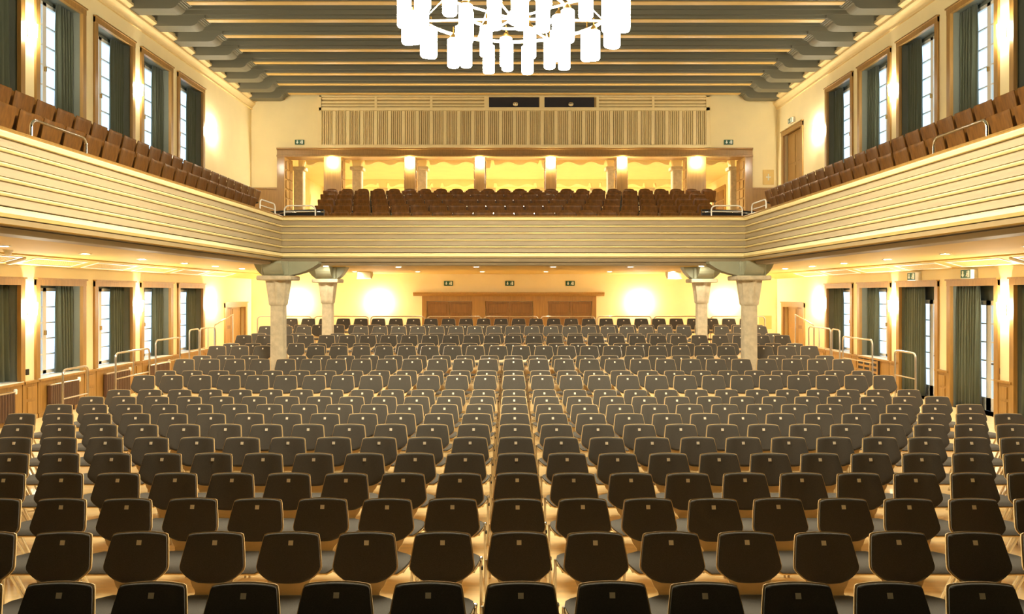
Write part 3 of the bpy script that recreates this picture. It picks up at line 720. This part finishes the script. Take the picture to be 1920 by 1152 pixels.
# ------------------------------------------------------------------ hall chairs
def tparm(t):   # back plane point at height z
    z = 0.53+t; return (0.30*(z-0.785), z)
BACK = [(0.334, 0.165, 0.010), (0.327, 0.185, 0.008), (0.312, 0.1925, 0.004), (0.285, 0.197, 0), (0.22, 0.208, 0), (0.155, 0.2175, 0), (0.118, 0.222, 0), (0.095, 0.217, 0), (0.07, 0.198, 0), (0.045, 0.172, 0), (0.022, 0.142, 0), (0.006, 0.105, -0.006), (0.0, 0.085, -0.008)]
BACK = [(t*0.945, hw, cr*0.7) for t, hw, cr in BACK]
back_path = [(*tparm(t), hw, 1.0, cr) for t, hw, cr in BACK]
shell_path = [(*tparm(t+(0.008 if i < 2 else 0)), hw+0.009, 1.0, cr) for i, (t, hw, cr) in enumerate(BACK[:-2])]
shell_path += [(-0.082, 0.510, 0.135, 0.6, 0), (-0.094, 0.485, 0.115, 0.3, 0), (-0.112, 0.463, 0.105, 0, 0), (-0.138, 0.449, 0.115, 0, 0), (-0.165, 0.444, 0.155, 0, 0), (-0.195, 0.442, 0.20, 0, 0), (-0.235, 0.441, 0.232, 0, 0), (-0.30, 0.441, 0.242, 0, 0), (-0.42, 0.446, 0.230, 0, 0), (-0.50, 0.449, 0.215, 0, 0), (-0.54, 0.443, 0.196, 0, 0), (-0.56, 0.432, 0.165, 0, 0)]
seat_path = [(-0.150, 0.446, 0.10, 0, 0), (-0.165, 0.444, 0.145, 0, 0), (-0.195, 0.442, 0.195, 0, 0), (-0.235, 0.441, 0.228, 0, 0), (-0.30, 0.441, 0.238, 0, 0), (-0.42, 0.446, 0.226, 0, 0), (-0.50, 0.449, 0.211, 0, 0), (-0.54, 0.443, 0.192, 0, 0), (-0.562, 0.430, 0.162, 0, 0)]
CH = {}
CH['shell'] = MB().ribbon(shell_path, 0.012, 0, 8, 0.55, 0.9).mesh('shell', M['ply'], smooth=50)
CH['backrest_pad'] = MB().ribbon(back_path, 0.026, 0.019, 8, 0.55, 0.3).mesh('backrest_pad', M['cloth'], smooth=60)
CH['seat_pad'] = MB().ribbon(seat_path, 0.028, 0.020, 8, 0, 0.3).mesh('seat_pad', M['cloth'], smooth=60)
mb = MB(); py, pz = tparm(0.255); nn = Vector((-0.958, 0.287))
q = 0.0165
vs = []
for d in (0.030, 0.036):
    for ax, az in ((-q, -q), (q, -q), (q, q), (-q, q)): vs.append((ax, py+nn.x*d+0.287*az, pz+nn.y*d+0.958*az))
mb.add(vs, [(0,1,2,3),(7,6,5,4),(0,4,5,1),(1,5,6,2),(2,6,7,3),(3,7,4,0)])
CH['number_plate'] = mb.mesh('number_plate', M['plate'])
legs = []
for s in (-1, 1):
    legs.append(MB().tube([(s*0.250, -0.37, 0.0), (s*0.250, -0.355, 0.478)], 0.011, 8).mesh('leg', M['steel'], smooth=40))
    legs.append(MB().tube([(s*0.250, -0.02, 0.0), (s*0.244, -0.30, 0.43)], 0.011, 8).mesh('leg', M['steel'], smooth=40))
mb = MB()
mb.tube([(-0.25, -0.345, 0.425), (0.25, -0.345, 0.425)], 0.010, 6); mb.tube([(-0.20, -0.48, 0.425), (-0.215, -0.20, 0.425)], 0.010, 6); mb.tube([(0.20, -0.48, 0.425), (0.215, -0.20, 0.425)], 0.010, 6); mb.tube([(-0.244, -0.295, 0.425), (0.244, -0.295, 0.425)], 0.010, 6)
CH['seat_frame'] = mb.mesh('seat_frame', M['steel'], smooth=40)
CH['link_clip'] = MB().bev(0.252, 0.267, -0.385, -0.335, 0.40, 0.425, 0.004).mesh('link_clip', M['black'])
capl = MB(); capl.lathe([(0.014, 0.472), (0.016, 0.485), (0.014, 0.498), (0.004, 0.502)], 0.250, -0.355, 10)
CH['leg_cap'] = capl.mesh('leg_cap', M['chrome'], smooth=40)

P = 0.54; XC = 0.058; D0 = 4.446; DS = 0.886
def row_info(k):
    y = D0+DS*k-(0.045 if k == 0 else 0.0); z = 0.0
    for i, yf in enumerate(TF):
        if y-0.5 > yf: z = TR*(i+1)
    sh = {20: 0.38, 21: 0.34, 18: 0.15}.get(k, 0.0)
    return y, z, sh
ORDER_CHAIRS = 13
allrows = []
for k in range(22):
    y, z, sh = row_info(k); js = []
    for j in range(-13, 14):
        x = XC+(j+sh)*P
        if k == 15:
            if -10 <= j <= 9: x += 0.34*P
            if j == -10 or j == 10: continue
            if j in (9,): pass
        if k in (14, 15, 16) and min(abs(x+5.38), abs(x-5.52)) < 0.36 and abs(y-17.3) < 0.75: continue
        if k in (18, 19) and min(abs(x+5.13), abs(x-5.35)) < 0.40 and abs(y-20.95) < 0.70: continue
        if abs(x)*1400/y-0.23*1400/y > 965: continue
        js.append(x)
    allrows.append((k, y, z, js))
for k, y, z, js in allrows[:ORDER_CHAIRS]:
    for n, x in enumerate(js):
        e = empty('upholstered_chair', (x+random.uniform(-0.003, 0.003), y+random.uniform(-0.008, 0.008), z), random.uniform(-0.006, 0.006))
        tag(e, 'black padded plywood chair, %s from the left in the %s row from the stage' % (nth(n+1), nth(k+1)), 'chair', 'padded chairs in rows on the hall floor')
        for nm in ('shell', 'backrest_pad', 'seat_pad', 'number_plate', 'seat_frame', 'link_clip', 'leg_cap'): put(nm, CH[nm], e)
        for lg in legs: put('leg', lg, e)
# rows further back (past the 300 that show largest): one object
import numpy as np
def joined(name, parts, places, mats):
    V = []; Fs = []; MI = []; base = 0
    src = []
    for me, mi in parts:
        co = np.empty(len(me.vertices)*3); me.vertices.foreach_get('co', co)
        src.append((co.reshape(-1, 3), [tuple(p.vertices) for p in me.polygons], mi))
    for (x, y, z) in places:
        for co, pf, mi in src:
            V.append(co+np.array((x, y, z))); Fs += [tuple(i+base for i in f) for f in pf]; MI += [mi]*len(pf); base += len(co)
    me = bpy.data.meshes.new(name); me.from_pydata(np.concatenate(V).tolist(), [], Fs); me.update()
    for m in mats: me.materials.append(m)
    me.polygons.foreach_set('material_index', MI); me.polygons.foreach_set('use_smooth', [True]*len(me.polygons)); me.set_sharp_from_angle(angle=math.radians(50))
    return put(name, me)
mats = [M['ply'], M['cloth'], M['plate'], M['steel'], M['black'], M['chrome']]
parts = [(CH['shell'], 0), (CH['backrest_pad'], 1), (CH['seat_pad'], 1), (CH['number_plate'], 2), (CH['seat_frame'], 3), (CH['link_clip'], 4), (CH['leg_cap'], 5)]+[(l, 3) for l in legs]
places = [(x, y, z) for k, y, z, js in allrows[ORDER_CHAIRS:] for x in js]
o = joined('distant_chair_rows', parts, places, mats)
o['kind'] = 'stuff'; tag(o, 'many padded chairs filling the raised tiers up to the back', 'chairs')

# ------------------------------------------------------------------ wooden balcony seats
def wp(t, z0=0.36):  # back plane
    return (0.22*(t-0.2), z0+t)
WB = [(0.475, 0.11, 0.012), (0.468, 0.142, 0.010), (0.452, 0.168, 0.006), (0.425, 0.190, 0), (0.385, 0.210, 0), (0.32, 0.230, 0), (0.18, 0.238, 0), (0.08, 0.238, 0), (0.02, 0.232, 0), (0.0, 0.215, 0)]
WS = {}
WS['backrest'] = MB().ribbon([(*wp(t), hw, 1.0, cr) for t, hw, cr in WB], 0.014, 0, 8, 0.9, 0.8).mesh('backrest', M['walnut'], smooth=50)
SEATF = [(0.0, 0.215, 0.004), (-0.010, 0.228, 0), (-0.05, 0.233, 0), (-0.20, 0.230, 0), (-0.30, 0.222, 0), (-0.335, 0.20, 0), (-0.345, 0.18, 0)]
WS['seat'] = MB().ribbon([(-0.215-0.22*t, 0.742+t, hw, 0.5, cr) for t, hw, cr in SEATF], 0.032, 0, 8, 0.9, 0.5).mesh('seat', M['walnut'], smooth=50)
def bracket(s):
    mb = MB().prism([(-0.02, 0.0), (0.03, 0.0), (0.03, 0.36), (0.085, 0.74), (0.055, 0.74), (-0.02, 0.40), (-0.16, 0.42), (-0.16, 0.38), (-0.03, 0.34)], 'x', s*0.252-0.008, s*0.252+0.008)
    mb.box(s*0.252-0.014, s*0.252+0.014, -0.10, 0.10, 0.0, 0.012)
    return mb.mesh('side_bracket', M['black'])
WS_br = [bracket(-1), bracket(1)]
WS_cap = MB().bev(0.238, 0.266, 0.035, 0.085, 0.735, 0.775, 0.008).mesh('bracket_cap', M['chrome'])
def theatre_seat(x, y, z, rz, label, group):
    e = tag(empty('theatre_seat', (x, y, z), rz), label, 'theatre seat', group)
    put('backrest', WS['backrest'], e); put('seat', WS['seat'], e)
    b1 = put('side_bracket', WS_br[0], e); b2 = put('side_bracket', WS_br[1], e); put('bracket_cap', WS_cap, b2)
for s, xw in ((-1, XL), (1, XR)):
    nm = 'left' if s < 0 else 'right'
    for i, (xx, zf) in enumerate(SROW):
        ystart = [8.55, 9.8, 10.9][i]; yend = [17.2, 20.4, 23.0][i]
        n = int((yend-ystart)/0.54)
        for k in range(n):
            theatre_seat(s*xx+(0.12 if s > 0 else 0), ystart+0.54*k+0.26, zf, math.pi/2 if s < 0 else -math.pi/2, 'brown tip-up seat on the %s balcony, %s row from the parapet, %s from the stage' % (nm, nth(i+1), nth(k+1)), 'wooden seats on the side balconies')
CN = [(-5.30, 20), (-5.55, 21), (-5.85, 22), (-6.15, 23), (-6.45, 25)]
for i, (yy, zf) in enumerate(CROW):
    x0, n = CN[i]; sh = 0.0
    for k in range(n):
        theatre_seat(x0+0.27+0.54*k, yy, zf, 0, 'brown tip-up seat on the back balcony, %s row from the parapet, %s from the left' % (nth(i+1), nth(k+1)), 'wooden seats on the back balcony')

# ------------------------------------------------------------------ railings
def urail(name, p0, p1, h, label, mid=True, r=0.020, group=None, extra=0, m='steel', cat='railing'):
    p0 = Vector(p0); p1 = Vector(p1); d = (p1-p0); dl = d.length; u = d/dl
    e = tag(empty(name, p0), label, cat, group); c = 0.10
    a = [Vector((0, 0, 0)), Vector((0, 0, h-c))]+[u*c*(1-math.cos(t))+Vector((0, 0, h-c+c*math.sin(t))) for t in (0.4, 0.8, 1.2)]
    top = [u*c+Vector((0, 0, h)), u*(dl-c)+Vector((0, 0, h))]
    b = [d-u*c*(1-math.cos(t))+Vector((0, 0, h-c+c*math.sin(t))) for t in (1.2, 0.8, 0.4)]+[d+Vector((0, 0, h-c)), d]
    make('rail', MB().tube(a+top+b, r, 8), M[m], e, smooth=50)
    if mid: make('cross_bar', MB().tube([Vector((0, 0, h*0.48)), d+Vector((0, 0, h*0.48))], r*0.7, 6), M[m], e, smooth=50)
    for k in range(extra):
        q = d*(k+1)/(extra+1); make('upright', MB().tube([q+Vector((0, 0, h*0.48 if mid else 0)), q+Vector((0, 0, h))], r*0.7, 6), M[m], e, smooth=50)
    return e
GR = 'railings along the seating tiers'
TL, TRr = TX0+0.04, TX1-0.04
urail('railing', (TL, 13.60, TR), (TL, 14.40, TR), 1.02, 'short steel railing beside the lowest left tier', group=GR)
urail('railing', (TL, 15.42, TR*2), (TL, 16.86, TR*2), 1.02, 'steel railing beside the second left tier', group=GR, extra=1)
urail('railing', (TL, 17.16, TR*3), (TL, 18.42, TR*3), 1.02, 'steel railing beside the third left tier', group=GR)
urail('railing', (TL, 18.96, TR*4-0.0), (TL, 19.55, TR*4), 1.02, 'narrow steel railing beside the fourth left tier', group=GR)
urail('railing', (TL, 19.62, TR*4), (TL, 20.62, TR*4), 1.02, 'wider steel railing beside the fourth left tier', group=GR, extra=1)
urail('railing', (TRr, 15.42, TR*2), (TRr, 16.25, TR*2), 1.02, 'short steel railing beside the second right tier', group=GR)
urail('railing', (TRr, 17.26, TR*3), (TRr, 18.80, TR*3), 1.02, 'steel railing beside the third right tier', group=GR)
urail('railing', (TRr, 18.98, TR*4), (TRr, 19.45, TR*4), 1.02, 'narrow steel railing beside the fourth right tier', group=GR)
urail('railing', (TRr, 19.52, TR*4), (TRr, 20.95, TR*4), 1.02, 'wider steel railing beside the fourth right tier', group=GR, extra=1)
x = -7.2
for i in range(9):
    urail('railing', (-8.05+i*1.80, 23.72, TR*6), (-8.05+i*1.80+1.72, 23.72, TR*6), 0.90, 'steel railing behind the top seating row, %s from the left' % nth(i+1), group='railings behind the top seating row')
for s in (-1, 1):
    nm = 'left' if s < 0 else 'right'; xx = TX0-0.25 if s < 0 else TX1+0.25
    e = tag(empty('handrail', (xx, 21.3, 0)), 'sloping steel handrail of the steps by the %s side door' % nm, 'railing')
    make('rail', MB().tube([(0, 0, 0), (0, 0, 1.62), (0, 0.05, 1.68), (0, 1.4, 1.95), (0, 1.42, 0.0)], 0.02, 8), M['steel'], e, smooth=50)
for s in (-1, 1):
    nm = 'left' if s < 0 else 'right'; xx = -5.62 if s < 0 else 5.58
    urail('parapet_rail', (xx, 8.75, 4.375), (xx+(0.02 if s < 0 else 0), 9.85, 4.375), 0.24, 'bent chrome rail standing on the %s balcony parapet' % nm, False, 0.018, 'chrome rails on the side parapets', m='chrome')
    xa = -5.28 if s < 0 else 5.40
    urail('parapet_rail', (xa, 17.42, 4.375), (xa-s*0.72, 17.42, 4.375), 0.25, 'white metal guard at the %s front corner of the balcony' % nm, True, 0.016, m='white')
    urail('parapet_rail', (-5.44 if s < 0 else 5.54, 16.2, 4.375), (-5.40 if s < 0 else 5.52, 17.1, 4.375), 0.25, 'short white guard on the side parapet near the %s corner' % nm, True, 0.016, m='white')
    e = tag(empty('step_barrier', (-5.4 if s < 0 else 5.5, 18.0, 3.62)), 'low black barrier with silver bands in the %s balcony corner' % nm, 'barrier')
    pts = [(s*-0.0+(-s)*(-0.55+1.45*t), 0.45*(1-t)**2, 0) for t in (0, 0.25, 0.5, 0.75, 1)]
    body = MB(); vs = []; fs = []
    for (a, b, c) in pts:
        for dy, z in ((-0.05, 0), (0.05, 0), (0.05, 0.98), (-0.05, 0.98)): vs.append((a, b+dy, z))
    for i in range(4):
        for k in range(4): fs.append((i*4+k, i*4+(k+1) % 4, i*4+4+(k+1) % 4, i*4+4+k))
    fs += [(0, 3, 2, 1), (16, 17, 18, 19)]
    make('body', body.add(vs, fs), M['black'], e)
    for zz in (0.80, 0.92): make('silver_band', MB().tube([(a, b-0.06, zz) for a, b, c in pts], 0.016, 6), M['chrome'], e, smooth=True)
# small ceiling devices under the balcony
for s, xx in ((1, XL), (-1, XR)):
    e = tag(empty('ceiling_camera', (xx+s*1.15, 12.85, SZ)), 'small white dome camera under the %s balcony arm' % SIDE[s], 'camera')
    make('base', MB().lathe([(0.07, -0.03), (0.075, 0)], 0, 0, 14), M['white'], e, smooth=40)
    make('dome', MB().lathe([(0.005, -0.10), (0.03, -0.095), (0.05, -0.07), (0.055, -0.03)], 0, 0, 14), M['white'], e, smooth=True)
    e = tag(empty('oval_lamp', (xx+s*0.34, 14.28, 3.205)), 'white oval emergency light on the %s cove' % SIDE[s], 'light')
    mb = MB()
    for i in range(1): mb.lathe([(0.20, -0.0), (0.19, -0.03), (0.15, -0.045), (0.0, -0.05)], 0, 0, 20)
    o = make('body', mb, M['white'], e, smooth=True); o.scale = (1.0, 0.35, 1.0); o.rotation_euler = (0, -s*math.atan2(0.15, 0.56), 0)
for x, w_ in ((-4.92, 'left'), (5.5, 'right')):
    e = tag(empty('loudspeaker', (x, 25.2, SZ)), 'wedge-shaped beige loudspeaker under the back balcony, %s side' % w_, 'loudspeaker')
    make('cabinet', MB().prism([(-0.15, 0), (0.3, 0), (0.3, -0.10), (0.05, -0.24), (-0.15, -0.24)], 'x', -0.22, 0.22), mat('speaker_beige_'+w_, (186, 168, 124), 0.6, var=0.05), e)
    make('grille', MB().box(-0.24, 0.24, -0.175, -0.15, -0.25, -0.22), M['white'], e)
